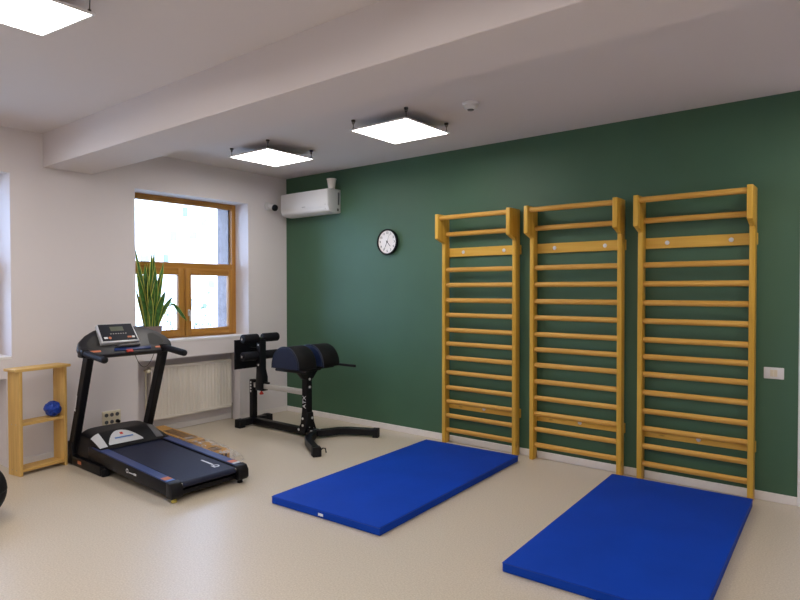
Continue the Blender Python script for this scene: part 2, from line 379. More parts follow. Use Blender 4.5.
# ------------------------------------------------------------------ wall bars
RZs = [2.062, 1.712, 1.563, 1.413, 1.268, 1.120, 0.985, 0.846, 0.700, 0.552, 0.412, 0.272, 0.132]
wb = thing('wall_bars', (2.428, 0, 0), 'leftmost wooden wall bars, the set closest to the round clock', 'wall bars', 'wooden wall bars on the green wall')
WB = 0.81; PT = 0.038
for x0 in (0, WB-PT):
    o = [(-0.024, 0.0), (-0.104, 0.0), (-0.104, 1.972), (-0.225, 2.012), (-0.225, 2.25), (-0.024, 2.25)]
    MB().prism(o, 0, x0, x0+PT, 0.004, 2).build('upright', M_wz, wb)
e = 0.004
MB().box((-e, -0.0245, 1.842), (WB+e, -0.0005, 1.928), 0.003, 1).build('backing_board', M_wb, wb)
MB().box((-e, -0.0245, 0.338), (WB+e, -0.0005, 0.420), 0.003, 1).build('backing_board', M_wb, wb)
def rung(y, z):
    n = 16; sec = [(y+0.018*math.cos(2*PI*i/n), z+0.0225*math.sin(2*PI*i/n)) for i in range(n)]
    MB().prism(sec, 0, PT-0.003, WB-PT+0.003).build('rung', M_wx, wb, angle=60)
rung(-0.19, 2.214)
for z in RZs: rung(-0.07, z)
for x in (0.20, 0.645): MB().cyl((x, -0.0245, 1.885), (x, -0.029, 1.885), 0.017, bev=0.002).build('screw', M_bolt, wb)
MB().cyl((WB/2+0.03, -0.0245, 0.374), (WB/2+0.03, -0.029, 0.374), 0.017, bev=0.002).build('screw', M_bolt, wb)
for x, lab in ((3.374, 'middle wooden wall bars of the three on the green wall'), (4.308, 'right wooden wall bars, the set closest to the white wall switch')):
    c = copy_tree(wb); c.location.x = x; c['label'] = lab

# ------------------------------------------------------------------ mats
def exmat(cx, y0, y1, label, rz, tagx=None, lx=1.0):
    r = thing('exercise_mat', (cx, (y0+y1)/2, 0), label, 'mat', 'blue exercise mats on the floor', rz=rz)
    h = (y1-y0)/2
    MB().box((-lx/2, -h, 0.001), (lx/2, h, 0.056), 0.007, 3).build('mat_cover', M_mat, r)
    MB().tube([(-lx/2+.002, -h-.001, 0.050), (lx/2-.002, -h-.001, 0.050), (lx/2+.001, h, 0.050), (-lx/2-.001, h, 0.050)], 0.0025, 6, closed=True).build('piping', M_seam, r)
    if tagx is not None: MB().box((tagx-0.022, -h-0.0035, 0.016), (tagx+0.022, -h, 0.034), 0.001, 1).build('maker_tag', M_print, r)
    return r
exmat(2.888, -2.238, -0.253, 'blue floor mat below the left wall bars, white tag on its edge', math.radians(2.4), -0.01, 0.975)
exmat(4.681, -2.142, -0.225, 'blue floor mat at bottom right, below the right wall bars', math.radians(2.0), None, 0.968)

# ------------------------------------------------------------------ ceiling lights
def ceiling_light(cx, cy, label, rot=(0, 0, 0), z=2.812):
    r = thing('ceiling_light', (cx, cy, z), label, 'ceiling light', 'square hanging ceiling light panels'); r.rotation_euler = rot
    L = 0.293; h = 0.009
    f = MB().box((-L, -L, 0), (L, -L+0.012, 0.011), 0.001, 1).box((-L, L-0.012, 0), (L, L, 0.011), 0.001, 1).box((-L, -L+0.012, 0), (-L+0.012, L-0.012, 0.011), 0.001, 1).box((L-0.012, -L+0.012, 0), (L, L-0.012, 0.011), 0.001, 1)
    f.box((-L+0.01, -L+0.01, 0.0065), (L-0.01, L-0.01, 0.0108)); f.build('panel_frame', M_frame, r)
    MB().box((-L+0.012, -L+0.012, 0.002), (L-0.012, L-0.012, 0.006)).build('diffuser', M_panel, r)
    for sx in (-1, 1):
        for sy in (-1, 1):
            x, y = sx*0.272, sy*0.272
            top = (Matrix.Rotation(-rot[1], 4, 'Y') @ Vector((0, 0, 1)))
            zt = (H-z+x*math.sin(rot[1]))/max(.5, math.cos(rot[1]))
            hg = MB().tube([(x, y, 0.010), (x, y, zt-0.012)], 0.0028, 8)
            hg.tube([(x+0.012*math.cos(t), y, zt-0.022+0.012*math.sin(t)) for t in [2*PI*k/12 for k in range(12)]], 0.0028, 6, closed=True)
            hg.cyl((x, y, zt-0.014), (x, y, zt-0.0005), 0.017, bev=0.002).cyl((x, y, 0.0105), (x, y, 0.024), 0.008)
            hg.build('hanger', M_wire, r)
ceiling_light(1.122, -1.152, 'lit square ceiling panel over the treadmill end, nearest the left wall')
ceiling_light(2.718, -1.130, 'lit square ceiling panel nearest the smoke detector')
ceiling_light(2.674, -3.989, 'large lit square ceiling panel at top left, before the beam', (0, math.radians(5.5), 0), 2.81)
for cx, cy, lab in ((5.85, -1.10, 'added unseen ceiling panel off to the right, before the grey door'), (1.06, -4.02, 'added unseen ceiling panel before the left wall, left of the view'), (4.24, -4.02, 'added unseen ceiling panel hanging just ahead of the viewpoint'), (5.85, -4.02, 'added unseen ceiling panel hanging right above the viewpoint'),
                    (2.64, -6.2, 'added unseen ceiling panel far left behind the viewpoint'), (4.24, -6.2, 'added unseen ceiling panel behind the viewpoint, middle of the back row'), (5.85, -6.2, 'added unseen ceiling panel behind the viewpoint, right end of the back row')):
    ceiling_light(cx, cy, lab)  # panels out of view, added to brighten the right side and the floor

# smoke detector
r = thing('smoke_detector', (3.43, -1.19, H), 'round white smoke detector on the ceiling above the green wall', 'smoke detector')
MB().lathe([(0, 0), (0.062, 0), (0.062, -0.012), (0.056, -0.018), (0, -0.018)], 32).build('base', M_white, r)
MB().lathe([(0, -0.018), (0.05, -0.018), (0.047, -0.04), (0.036, -0.05), (0.026, -0.05), (0, -0.05)], 32).build('cover', M_white, r)
MB().lathe([(0, -0.0495), (0.026, -0.0495), (0.022, -0.056), (0, -0.056)], 24).build('sensor', M_dgrey, r)

# ------------------------------------------------------------------ clock
r = thing('wall_clock', (1.662, 0, 2.033), 'round wall clock with black rim and white face', 'clock')
Mx = RX(PI/2)
MB().lathe([(0, 0), (0.128, 0), (0.138, 0.008), (0.139, 0.036), (0.134, 0.042), (0.126, 0.040), (0.122, 0.024), (0, 0.024)], 64, Mx).build('rim', M_blkm, r)
MB().lathe([(0, 0.0242), (0.1225, 0.0242), (0.1225, 0.027), (0, 0.027)], 48, Mx).build('face', M_face, r)
nm = MB()
for k in range(1, 13):
    a = PI/2-k*PI/6
    nm.text(str(k), 0.034, T((0.098*math.cos(a), -0.0275, 0.098*math.sin(a))) @ RX(PI/2) , 0.0008)
for o in (nm,): o.build('numerals', M_ink, r)
def hand(name, ang, L, wd, y, m):
    MB().prism([(-wd, -0.018), (wd, -0.018), (wd*0.6, L), (-wd*0.6, L)], 1, y-0.0012, y, M=RY(ang)).build(name, m, r)
hand('hour_hand', math.radians(137), 0.066, 0.004, -0.030, M_ink); hand('minute_hand', math.radians(205), 0.098, 0.003, -0.032, M_ink); hand('second_hand', math.radians(25), 0.095, 0.0014, -0.034, M_greyp)
MB().cyl((0, -0.026, 0), (0, -0.036, 0), 0.007).build('hub', M_ink, r)

# ------------------------------------------------------------------ air conditioner
r = thing('air_conditioner', (0.135, 0, 2.40), 'white split air conditioner high in the corner of the green wall', 'air conditioner')
AW = 0.81
o = [(-0.001, 0.005), (-0.001, 0.27), (-0.165, 0.27), (-0.198, 0.258), (-0.205, 0.235), (-0.204, 0.06), (-0.198, 0.035)]
o2 = [(-0.198, 0.035), (-0.185, 0.018)] + [(-0.185+0.13*t, 0.018-0.02*math.sin(t*PI/2)) for t in (0.3, 0.6, 1.0)]
MB().prism(o[:-1]+[(-0.200, 0.052), (-0.186, 0.018), (-0.15, 0.002), (-0.08, -0.006), (-0.02, -0.004)], 0, 0, AW, 0.006, 2).build('body', M_white, r)
MB().box((0.006, -0.2105, 0.066), (AW-0.006, -0.200, 0.262), 0.005, 2).build('front_panel', M_white, r)
MB().prism([(-0.203, 0.056), (-0.196, 0.030), (-0.168, 0.007), (-0.160, 0.010), (-0.186, 0.034), (-0.195, 0.056)], 0, 0.03, AW-0.05, 0.0015, 1).build('louvre', M_white, r)
MB().prism([(-0.150, -0.0015), (-0.088, -0.0085), (-0.088, -0.0065), (-0.150, 0.0005)], 0, 0.05, AW-0.07).build('air_outlet', M_frame, r)
MB().box((0.41-0.028, -0.2118, 0.078), (0.41+0.028, -0.2103, 0.087)).build('maker_mark', M_greyp, r)
MB().box((AW-0.05, -0.2118, 0.083), (AW-0.035, -0.2103, 0.088)).build('indicator', M_greyp, r)
MB().box((AW-0.001, -0.05, 0.09), (AW+0.0015, -0.028, 0.235)).box((AW-0.001, -0.062, 0.02), (AW+0.0015, -0.035, 0.05), 0.001, 1).build('side_grip', M_dgrey, r)
# paper cup on it
r = thing('paper_cup', (1.05-0.135, -0.12, 2.6712), 'white tapered cup standing on top of the air conditioner', 'cup')
MB().lathe([(0, 0), (0.038, 0), (0.052, 0.105), (0.049, 0.105), (0.036, 0.004), (0, 0.004)], 28).build('cup_wall', M_cup, r)
MB().lathe([(0.050, 0.103), (0.056, 0.103), (0.057, 0.108), (0.055, 0.112), (0.050, 0.11)], 28).build('rim', M_cup, r)
# cctv
r = thing('security_camera', (0, -0.30, 2.53), 'small white security camera with black front on the left wall', 'camera')
MB().cyl((0.0, 0, 0), (0.03, 0, 0), 0.052, 0.048, 28, bev=0.006).build('mount', M_white, r)
d = Vector((0.78, -0.02, -0.24)).normalized()
p0 = Vector((0.045, 0.0, 0.0))
MB().cyl((0.015, 0, 0), p0+d*0.02, 0.018).build('arm', M_white, r)
MB().cyl(p0+d*0.005, p0+d*0.095, 0.035, 0.038, 28, bev=0.005).build('housing', M_white, r)
MB().cyl(p0+d*0.0945, p0+d*0.118, 0.040, 0.038, 28, bev=0.004).build('lens_front', M_blk, r)
# wall switch on the green wall
r = thing('light_switch', (5.227, 0, 0.921), 'white double switch plate on the green wall at far right', 'switch')
MB().box((-0.062, -0.010, -0.041), (0.062, 0, 0.041), 0.004).build('plate', M_white, r)
for x in (-0.022, 0.001): MB().box((x, -0.0125, -0.024), (x+0.021, -0.009, 0.024), 0.0015, 1).build('rocker', M_cream, r)
# wall outlet
r = thing('power_outlet', (0, -2.215, 0.275), 'cream block of wall sockets behind the treadmill', 'socket')
MB().box((0, -0.088, -0.075), (0.014, 0.088, 0.075), 0.004).build('plate', M_cream, r)
for i in range(3):
    for j in range(2):
        y = -0.052+i*0.052; z = 0.036-j*0.068
        s = MB().lathe([(0, 0.012), (0.021, 0.012), (0.024, 0.015), (0.024, 0.018), (0.0205, 0.018), (0.0195, 0.0142), (0, 0.0142)], 24, T((0.0, y, z)) @ RY(PI/2)).build('socket', M_cream, r)
        MB().cyl((0.0141, y, z), (0.0146, y, z), 0.0185, seg=20).build('recess', M_dgrey, s)
        MB().cyl((0.0144, y-0.008, z), (0.0150, y-0.008, z), 0.003, seg=8).cyl((0.0144, y+0.008, z), (0.0150, y+0.008, z), 0.003, seg=8).build('pin_hole', M_ink, s)
MB().box((0.0138, -0.083, -0.073), (0.0152, -0.04, -0.058)).build('sticker', M_yel, r)
r = thing('power_plug', (0.018, -2.163, 0.243), 'black power plug with cable in the lower right wall socket', 'plug')
MB().cyl((0.0, 0, 0), (0.035, 0, 0), 0.018, 0.014, bev=0.003).build('plug_body', M_blk, r)
MB().tube([(0.03, 0, -0.004), (0.036, 0, -0.04), (0.03, -0.005, -0.10), (0.04, -0.01, -0.17), (0.06, -0.03, -0.225), (0.16, -0.04, -0.236), (0.24, -0.07, -0.236)], 0.0045, 8).build('cable', M_blk, r)

# ------------------------------------------------------------------ pine shelf unit
r = thing('shelf_unit', (0.338, -2.940, 0), 'small open pine shelf standing against the left wall beside treadmill', 'shelf', rz=math.radians(9.5))
hw = 0.200; dp = 0.165
def sp(name, lo, hi, m): return MB().box(lo, hi, 0.0025, 1).build(name, m, r)
sp('side_panel', (-dp, -hw, 0), (0, -hw+0.028, 0.853), M_sz); sp('side_panel', (-dp, hw-0.024, 0), (0, hw, 0.853), M_sz)
sp('top_board', (-dp-0.01, -hw-0.028, 0.853), (0.008, hw+0.032, 0.876), M_sy)
sp('shelf_board', (-dp+0.005, -hw+0.028, 0.408), (-0.004, hw-0.024, 0.430), M_sy)
sp('bottom_board', (-dp+0.005, -hw+0.028, 0.030), (-0.004, hw-0.024, 0.052), M_sy)
for z in (0.42, 0.045): MB().cyl((-0.05, -hw+0.002, z), (-0.05, -hw-0.0012, z), 0.005, seg=10).cyl((-0.11, -hw+0.002, z), (-0.11, -hw-0.0012, z), 0.005, seg=10).build('screw', M_chr, r)
# crumpled blue band
b = MB(); R0 = 0.058
for k in range(11):
    q = Euler((random.uniform(0, PI), random.uniform(0, PI), random.uniform(0, PI))).to_matrix().to_4x4()
    rr = R0*random.uniform(0.72, 0.98); ph = random.uniform(0, 6)
    pts = [(rr*math.cos(t), rr*math.sin(t), 0.014*math.sin(3*t+ph)) for t in [2*PI*i/28 for i in range(28)]]
    b.tube(pts, 0.0145, 8, closed=True, M=T((0, 0, 0.0725)) @ q)
b.ball((0, 0, 0.070), 0.05)
o = b.build('exercise_band', M_blue, label='crumpled bright blue elastic band bundle on the pine shelf', cat='band', angle=70)
zs_ = [v.co.z for v in o.data.vertices]; o.location = (0.247, -2.838, 0.4305-min(zs_))

# ------------------------------------------------------------------ treadmill (local: u = +x towards its rear, v = +y)
r = thing('treadmill', (0.30, -2.375, 0), 'black treadmill with console facing the room, in front of the window', 'treadmill', rz=math.radians(-0.6))
HV = 0.325
sl = math.atan2(0.060, 1.32)
def ztop(u): return 0.196-(u-0.33)*0.0455
for s in (-1, 1):
    v0, v1 = (-HV, -HV+0.085) if s < 0 else (HV-0.085, HV)
    rail = MB().prism([(0.30, 0.085), (0.30, ztop(0.30)), (1.575, ztop(1.575)), (1.575, 0.045)], 1, v0, v1, 0.008, 2).build('side_rail', M_blk, r)
    a0, a1 = v0+0.006, v1-0.004
    MB().prism([(0.36, ztop(0.36)-0.002), (0.36, ztop(0.36)+0.005), (1.54, ztop(1.54)+0.005), (1.54, ztop(1.54)-0.002)], 1, a0, a1, 0.002, 1).build('foot_strip', M_rail, rail)
    MB().prism([(1.545, 0.032), (1.545, ztop(1.545)+0.008), (1.60, ztop(1.60)+0.004), (1.624, 0.108), (1.628, 0.05), (1.61, 0.030)], 1, v0-0.003, v1+0.006, 0.008, 2).build('end_cap', M_blk, r)
    vc = (v0+v1)/2
    st = MB().box((1.44, a0+0.008, ztop(1.47)+0.0035), (1.505, a1-0.008, ztop(1.47)+0.0065)); st.build('warning_sticker', M_orange, rail)
    MB().box((1.507, a0+0.008, ztop(1.52)+0.0035), (1.537, a1-0.008, ztop(1.52)+0.0065)).build('warning_sticker', M_print if s > 0 else M_bluep, rail)
    MB().cyl((1.575, vc, 0.0), (1.575, vc, 0.05), 0.022, 0.014, bev=0.003).build('levelling_foot', M_yel if s < 0 else M_rub, r)
# maker mark on near rail side
lg = MB()
lg.lathe([(0.011, 0), (0.017, 0), (0.017, 0.002), (0.011, 0.002)], 20, T((0.98, -HV, 0.122)) @ RX(PI/2))
lg.box((1.005, -HV-0.002, 0.110), (1.075, -HV+0.001, 0.117)).box((1.08, -HV-0.002, 0.106), (1.118, -HV+0.001, 0.122), 0.001, 1)
lg.build('side_mark', M_print, r)
MB().prism([(0.33, 0.09), (0.33, ztop(0.33)-0.015), (1.535, ztop(1.535)-0.015), (1.535, 0.06)], 1, -HV+0.083, HV-0.083).build('deck', M_blk, r)
# belt: closed loop round the rear roller
bl = [(0.36, ztop(0.36)-0.006), (1.575, ztop(1.575)-0.006)] + [(1.578+0.024*math.sin(t), ztop(1.575)-0.030+0.024*math.cos(t)) for t in [PI*k/10 for k in range(1, 11)]] + [(1.53, ztop(1.575)-0.054), (1.53, ztop(1.575)-0.048), (1.49, ztop(1.49)-0.012), (0.36, ztop(0.36)-0.012)]
belt = MB().prism(bl, 1, -HV+0.10, HV-0.10).build('running_belt', M_belt, r, angle=30)
bm_ = MB(); tilt = T((1.455, 0.145, ztop(1.455)-0.0045)) @ RY(math.atan(0.0455)) 
bm_.lathe([(0.017, 0), (0.028, 0), (0.028, 0.0012), (0.017, 0.0012)], 24, tilt).box((-0.20, -0.008, 0), (-0.04, 0.008, 0.0012), M=tilt).box((-0.026, -0.03, 0), (0.026, -0.022, 0.0012), M=tilt)
bm_.build('belt_mark', M_print, belt)
MB().cyl((1.578, -HV+0.085, ztop(1.575)-0.030), (1.578, HV-0.085, ztop(1.575)-0.030), 0.021).build('rear_roller', M_chr, r)
MB().box((1.535, -HV+0.08, 0.036), (1.575, HV-0.08, 0.068), 0.004).build('rear_bar', M_blk, r)
# motor cover
def hump(i, j, off=0.0):
    u = -0.005+0.505*i; v = -HV+0.004+(2*HV-0.008)*j
    if i <= 0 or j <= 0 or j >= 1: return Vector((u, v, 0.09))
    q = min(1.0, abs(2*j-1)*(1.07 if j > 0.5 else 1.0)); S = 1-0.52*q**7
    if i < 0.2: h = math.sin(i/0.2*PI/2)**0.6
    elif i < 0.58: h = 1.0-0.05*((i-0.2)/0.38)
    else:
        t = (i-0.58)/0.42; h = 0.95*(1-t**1.35)
    z0 = 0.13+0.062*i
    return Vector((u+off*0.6, v, z0+(0.306-z0)*h*S+off*0.8))
cov = MB().grid(hump, 30, 48).build('motor_cover', M_blk, r, angle=60)
def patch(fu0, fu1, fv0, fv1, arch):
    def f(a, b_):
        j = fv0+(fv1-fv0)*b_
        k = 1-(2*b_-1)**2 if arch else 1.0
        i = fu1+(fu0-fu1)*a*(0.10+0.90*k)
        return hump(i, j, 0.004)
    return f
lab = MB().grid(patch(0.63, 0.93, 0.16, 0.62, True), 8, 24, thick=0.001).build('badge', M_sil, cov, label='silver arched badge', angle=60)
bp_ = MB().grid(patch(0.80, 0.825, 0.27, 0.52, False), 3, 14, M=T((0.003, 0, 0.003)), thick=0.001); bp_.build('badge_print', M_bluep, cov)
rp_ = MB().grid(patch(0.70, 0.75, 0.37, 0.41, False), 3, 4, M=T((0.003, 0, 0.003)), thick=0.001); rp_.build('badge_emblem', M_red, cov)
for a, b_ in ((0.03, 0.13), (0.80, 0.90)): MB().grid(patch(0.60, 0.95, a, b_, False), 8, 8, thick=0.003).build('cover_trim', M_dgrey if a > .5 else M_sil, cov, angle=60)
# base frame
for s in (-1, 1):
    v = s*0.318
    MB().box((-0.03, v-0.034, 0.004), (0.58, v+0.034, 0.082), 0.005).box((-0.032, v-0.036, 0.004), (0.055, v+0.036, 0.20), 0.006).build('base_foot', M_blkm, r)
    if s < 0: MB().box((0.17, v-0.0355, 0.035), (0.235, v-0.0335, 0.062)).build('base_sticker', M_orange, r)
    MB().box((0.575, v-0.03, 0.0), (0.62, v+0.03, 0.06), 0.012).build('rubber_foot', M_rub, r)
    up = MB().tube([(0.005+(0.015 if s > 0 else 0), v+(0.012 if s > 0 else 0), 0.12), (0.275+(0.03 if s > 0 else 0), v+(0.045 if s > 0 else 0.026), 0.985)], 0.04, rect=(0.062, 0.074)).build('upright', M_blkm, r)
    if s < 0:
        dd = Vector((0.27, 0, 0.865)).normalized(); c = Vector((0.005, v, 0.12))+dd*0.42
        ang = math.atan2(0.28, 0.865)
        mk = MB(); X = T((c.x, v-0.032, c.z)) @ RY(ang)
        mk.box((-0.006, -0.001, -0.02), (0.006, 0.001, 0.10), M=X).box((-0.012, -0.001, -0.045), (0.012, 0.001, -0.025), 0.0005, 1, M=X); mk.build('upright_mark', M_print, up)
MB().box((0.0, -0.285, 0.02), (0.05, 0.285, 0.075), 0.004).build('cross_bar', M_blkm, r)
# console: arched frame in a tilted plane (w axis leans away from the runner)
CB = T((0.345, 0.024, 0.955)) @ RY(-math.radians(38))   # local z = w, x = outward
def arch(n, f): return [f(i/n) for i in range(n+1)]
outer = [(-0.30, 0.0), (0.30, 0.0), (0.375, 0.012), (0.415, 0.05), (0.418, 0.10), (0.39, 0.16), (0.33, 0.215), (0.25, 0.262), (0.15, 0.292), (0.0, 0.30), (-0.15, 0.292), (-0.25, 0.262), (-0.33, 0.215), (-0.39, 0.16), (-0.418, 0.10), (-0.415, 0.05), (-0.375, 0.012)]
CM = CB
cons = MB()
cons.prism(outer, 0, -0.045, 0.012, 0.016, 3, M=CM)
cons = cons.build('console', M_cons, r, angle=50)
for s in (-1, 1):
    tr_ = [(s*p, q) for p, q in [(0.20, 0.075), (0.31, 0.07), (0.345, 0.10), (0.33, 0.15), (0.27, 0.20), (0.22, 0.19)]]
    MB().prism(tr_, 0, 0.010, 0.0135, M=CM).build('cup_recess_shade', M_ink, cons)  # flat dark plate, colour stands in for the shade inside a recess
    MB().box((0.012, s*0.29-0.045, 0.035), (0.0145, s*0.29+0.045, 0.052), M=CM).build('red_label', M_orange, cons)
MB().box((0.012, -0.13, 0.03), (0.022, 0.20, 0.058), 0.003, M=CM).build('button_bar', M_rail, cons)
DM = CB @ T((0.038, -0.066, 0.100)) @ RY(-math.radians(2))
pl = [(-0.168, 0.0), (0.168, 0.0), (0.158, 0.20), (-0.158, 0.20)]
dsp = MB().prism(pl, 0, -0.03, 0.012, 0.006, 2, M=DM).build('display_housing', M_sil, cons, label='silver framed display housing')
MB().prism([(-0.153, 0.016), (0.153, 0.016), (0.147, 0.193), (-0.147, 0.193)], 0, 0.010, 0.0145, M=DM).build('display_face', M_screen, cons)
MB().box((0.0143, -0.055, 0.118), (0.0155, 0.06, 0.165), M=DM).build('screen', M_lcd, cons)
bt = MB()
for k in range(7): bt.box((0.0143, -0.07+k*0.022, 0.085), (0.0152, -0.058+k*0.022, 0.093), M=DM)
bt.build('key_row', M_greyp, cons)
MB().lathe([(0, 0), (0.013, 0), (0.012, 0.004), (0, 0.004)], 16, DM @ T((0.0145, -0.085, 0.045)) @ RY(PI/2)).box((0.0143, 0.07, 0.038), (0.018, 0.105, 0.056), 0.001, 1, M=DM).build('red_button', M_orange, cons)
MB().box((0.0143, -0.135, 0.038), (0.018, -0.104, 0.056), 0.001, 1, M=DM).box((0.0143, 0.11, 0.038), (0.018, 0.135, 0.056), 0.001, 1, M=DM).build('blue_button', M_print, cons)
MB().box((0.012, -0.10, 0.062), (0.05, 0.10, 0.082), 0.006, M=CM).build('book_ledge', M_dgrey, cons)
key = MB().box((0.020, -0.035, 0.004), (0.034, 0.02, 0.030), 0.004, M=CM).build('safety_key', M_red, cons)
k0 = CM @ Vector((0.03, 0.0, 0.006))
pth = []
for i in range(25):
    t = i/24; pth.append(Vector((k0.x+0.01, k0.y+0.02+0.20*t, k0.z-0.16*4*t*(1-t)*(1-0.15*t)-0.0*t)))
MB().tube(pth, 0.0025, 6).build('safety_cord', M_wire, key)
for s in (-1, 1):
    v = s*0.350
    MB().tube([(0.30, v, 0.985), (0.38, v, 0.985), (0.672, v, 0.958)], 0.029, 14).ball((0.672, v, 0.958), 0.0292, sub=2).build('handle', M_foam, r)
    MB().box((0.25, v-0.034, 0.95), (0.35, v+0.03, 1.02), 0.012).build('handle_bracket', M_blk, r)

# ------------------------------------------------------------------ long cardboard package beside the treadmill
r = thing('cardboard_package', (0.0, -1.745, 0), 'long cardboard package wrapped in clear plastic beside the treadmill', 'package', rz=math.radians(-5.5))
MB().box((0.0, -0.08, 0.006), (0.84, 0.075, 0.112), 0.004, 1, M=RZ(0.02)).build('carton', M_card, r)
pr = MB()
for k in range(11): pr.box((0.24+k*0.048, -0.055, 0.1115), (0.274+k*0.048, 0.05, 0.1132), M=RZ(0.02)).box((0.24+k*0.048, -0.0815, 0.03), (0.274+k*0.048, -0.0798, 0.09), M=RZ(0.02))
pr.build('carton_print', M_cardp, r)
MB().box((0.93, -0.085, 0.006), (1.34, 0.07, 0.110), 0.004, 1, M=RZ(-0.01)).build('carton', M_card, r)
pr = MB()
for k in range(3): pr.box((1.16+k*0.045, -0.05, 0.1095), (1.192+k*0.045, 0.03, 0.1112), M=RZ(-0.01)).box((1.341-0.002, -0.05+k*0.035, 0.035), (1.3418, -0.028+k*0.035, 0.085), M=RZ(-0.01))
pr.build('carton_print', M_cardp, r)
def wrap(a, b_):
    t = 2*PI*b_; x = 0.62+0.90*a; k = 1 if a < 0.80 else 1-(a-0.80)/0.20*0.6
    n = 0.010*math.sin(9*a*PI+3*t)+0.007*math.sin(23*a+5*t)
    return Vector((x, -0.005+(0.100+n)*math.copysign(abs(math.cos(t))**0.5, math.cos(t)), 0.062+(0.060*k+n*0.5)*math.copysign(abs(math.sin(t))**0.5, math.sin(t))))
f = MB().grid(wrap, 60, 36)
MV = [v for v in f.bm.verts]
for v in MV: v.co.z = max(v.co.z, 0.002)
f.build('plastic_wrap', M_film, r, angle=80)

# ------------------------------------------------------------------ back extension bench
r = thing('back_extension_bench', (0.30, -0.775, 0), 'black back extension bench with half-round pads in the corner', 'gym bench')
MB().box((-0.02, -0.165, 0.018), (0.06, 0.20, 0.088), 0.005).build('rear_foot', M_blkm, r)
for y in (-0.175, 0.205): MB().box((-0.026, y-0.04, 0.0), (0.066, y+0.04, 0.092), 0.006).build('rubber_cap', M_rub, r)
MB().box((0.03, -0.035, 0.018), (0.92, 0.035, 0.088), 0.005).build('base_beam', M_blkm, r)
rp = MB().box((-0.005, -0.03, 0.08), (0.06, 0.03, 0.515), 0.004).build('rear_post', M_blkm, r)
for k in range(4): MB().cyl((0.02, -0.0295, 0.385+k*0.033), (0.02, -0.032, 0.385+k*0.033), 0.012, seg=12).build('bolt', M_bolt, rp)
MB().box((0.03, -0.022, 0.43), (0.90, 0.022, 0.485), 0.004).build('slide_rail', M_steel, r, label='bare silver slide rail')
# front upright with flared gusset
fu = MB().prism([(0.80, 0.05), (0.98, 0.05), (0.955, 0.14), (0.945, 0.28), (0.943, 0.69), (0.868, 0.69), (0.866, 0.28), (0.845, 0.14)], 1, -0.037, 0.037, 0.004, 1).build('front_upright', M_blkm, r)
MB().prism([(-0.09, 0.06), (0.09, 0.06), (0.05, 0.16), (0.038, 0.26), (-0.038, 0.26), (-0.05, 0.16)], 0, 0.935, 0.958, 0.003, 1).build('gusset_plate', M_blkm, fu)
bo = [(0.88, -0.037, 0.12), (0.88, -0.037, 0.19), (0.82, -0.037, 0.07)]
for p in bo: MB().cyl(p, (p[0], p[1]-0.005, p[2]), 0.013, seg=12).build('bolt', M_bolt, fu)
for y, z in ((0, 0.60), (0, 0.52), (-0.02, 0.10), (0.03, 0.09), (0.02, 0.20)): MB().cyl((0.94, y, z), (0.964 if z < 0.3 else 0.95, y, z), 0.013, seg=12).build('bolt', M_bolt, fu)
MB().text('ATX', 0.066, T((0.9055, -0.0375, 0.365)) @ RY(-PI/2) @ RX(PI/2), 0.0012).build('lettering', M_print, fu)
for s in (-1, 1):
    path = [(0.95, s*0.012), (1.05, s*0.05), (1.10, s*0.12), (1.15, s*0.215), (1.25, s*0.295), (1.53, s*0.46)]
    if s > 0: path = [(0.95, .012), (1.05, .05), (1.09, .12), (1.13, .215), (1.20, .295), (1.49, .435)]
    # rounded bends
    P = []
    for a, b_ in zip(path, path[1:]):
        for t in (0, 0.5): P.append((a[0]+(b_[0]-a[0])*t, a[1]+(b_[1]-a[1])*t, 0.053))
    P.append((*path[-1], 0.053))
    ft = MB().tube(P, 0.03, rect=(0.068, 0.07)).build('front_foot', M_blkm, r, angle=40)
    a, b_ = Vector((*path[-2], 0.046)), Vector((*path[-1], 0.046)); d = (b_-a).normalized()
    MB().tube([b_-d*0.045, b_+d*0.012], 0.03, rect=(0.082, 0.09)).build('rubber_cap', M_rub, ft)
    MB().cyl((1.03, s*0.06, 0.088), (1.03, s*0.06, 0.093), 0.013, seg=12).build('bolt', M_bolt, ft)
    if s < 0:
        e = b_; MB().tube([e+Vector((0.0, 0.04, 0.0)), e+Vector((0.0, 0.075, 0.02)), e+Vector((0.015, 0.095, 0.015)), e+Vector((0.02, 0.10, -0.025))], 0.006, 8).build('hook', M_blkm, ft)
# carriage with foot plate and rollers
car = MB().box((0.11, -0.040, 0.405), (0.235, 0.040, 0.50), 0.006).prism([(0.12, 0.49), (0.235, 0.49), (0.235, 0.56), (0.205, 0.64), (0.205, 0.97), (0.13, 0.97), (0.13, 0.64)], 1, -0.04, 0.04, 0.005).build('carriage', M_blkm, r)
for z in (0.93, 0.71): MB().cyl((0.17, -0.0395, z-0.02), (0.17, -0.044, z-0.02), 0.011, seg=12).build('bolt', M_bolt, car)
MB().box((-0.03, -0.215, 0.64), (-0.012, 0.215, 0.965), 0.004).build('foot_plate', M_blk, r)
MB().cyl((-0.02, 0, 0.86), (0.14, 0, 0.86), 0.016).cyl((-0.02, 0, 0.74), (0.14, 0, 0.74), 0.016).build('plate_arm', M_blkm, r)
for z in (0.985, 0.792):
    MB().cyl((0.135, -0.235, z), (0.135, 0.26, z), 0.014).build('roller_bar', M_chr, r)
    for a, b_ in ((-0.228, -0.025), (0.045, 0.258)):
        MB().cyl((0.135, a, z), (0.135, b_, z), 0.049, bev=0.012, seg=28).build('foam_roller', M_foam, r)
MB().cyl((0.17, 0, 0.405), (0.17, 0, 0.385), 0.010).lathe([(0, 0), (0.012, 0), (0.024, -0.022), (0.02, -0.03), (0, -0.03)], 18, T((0.17, 0, 0.39))).build('adjust_knob', M_red, r)
MB().box((0.23, -0.015, 0.484), (0.30, 0.015, 0.505), 0.004).build('stop_lever', M_blkm, r)
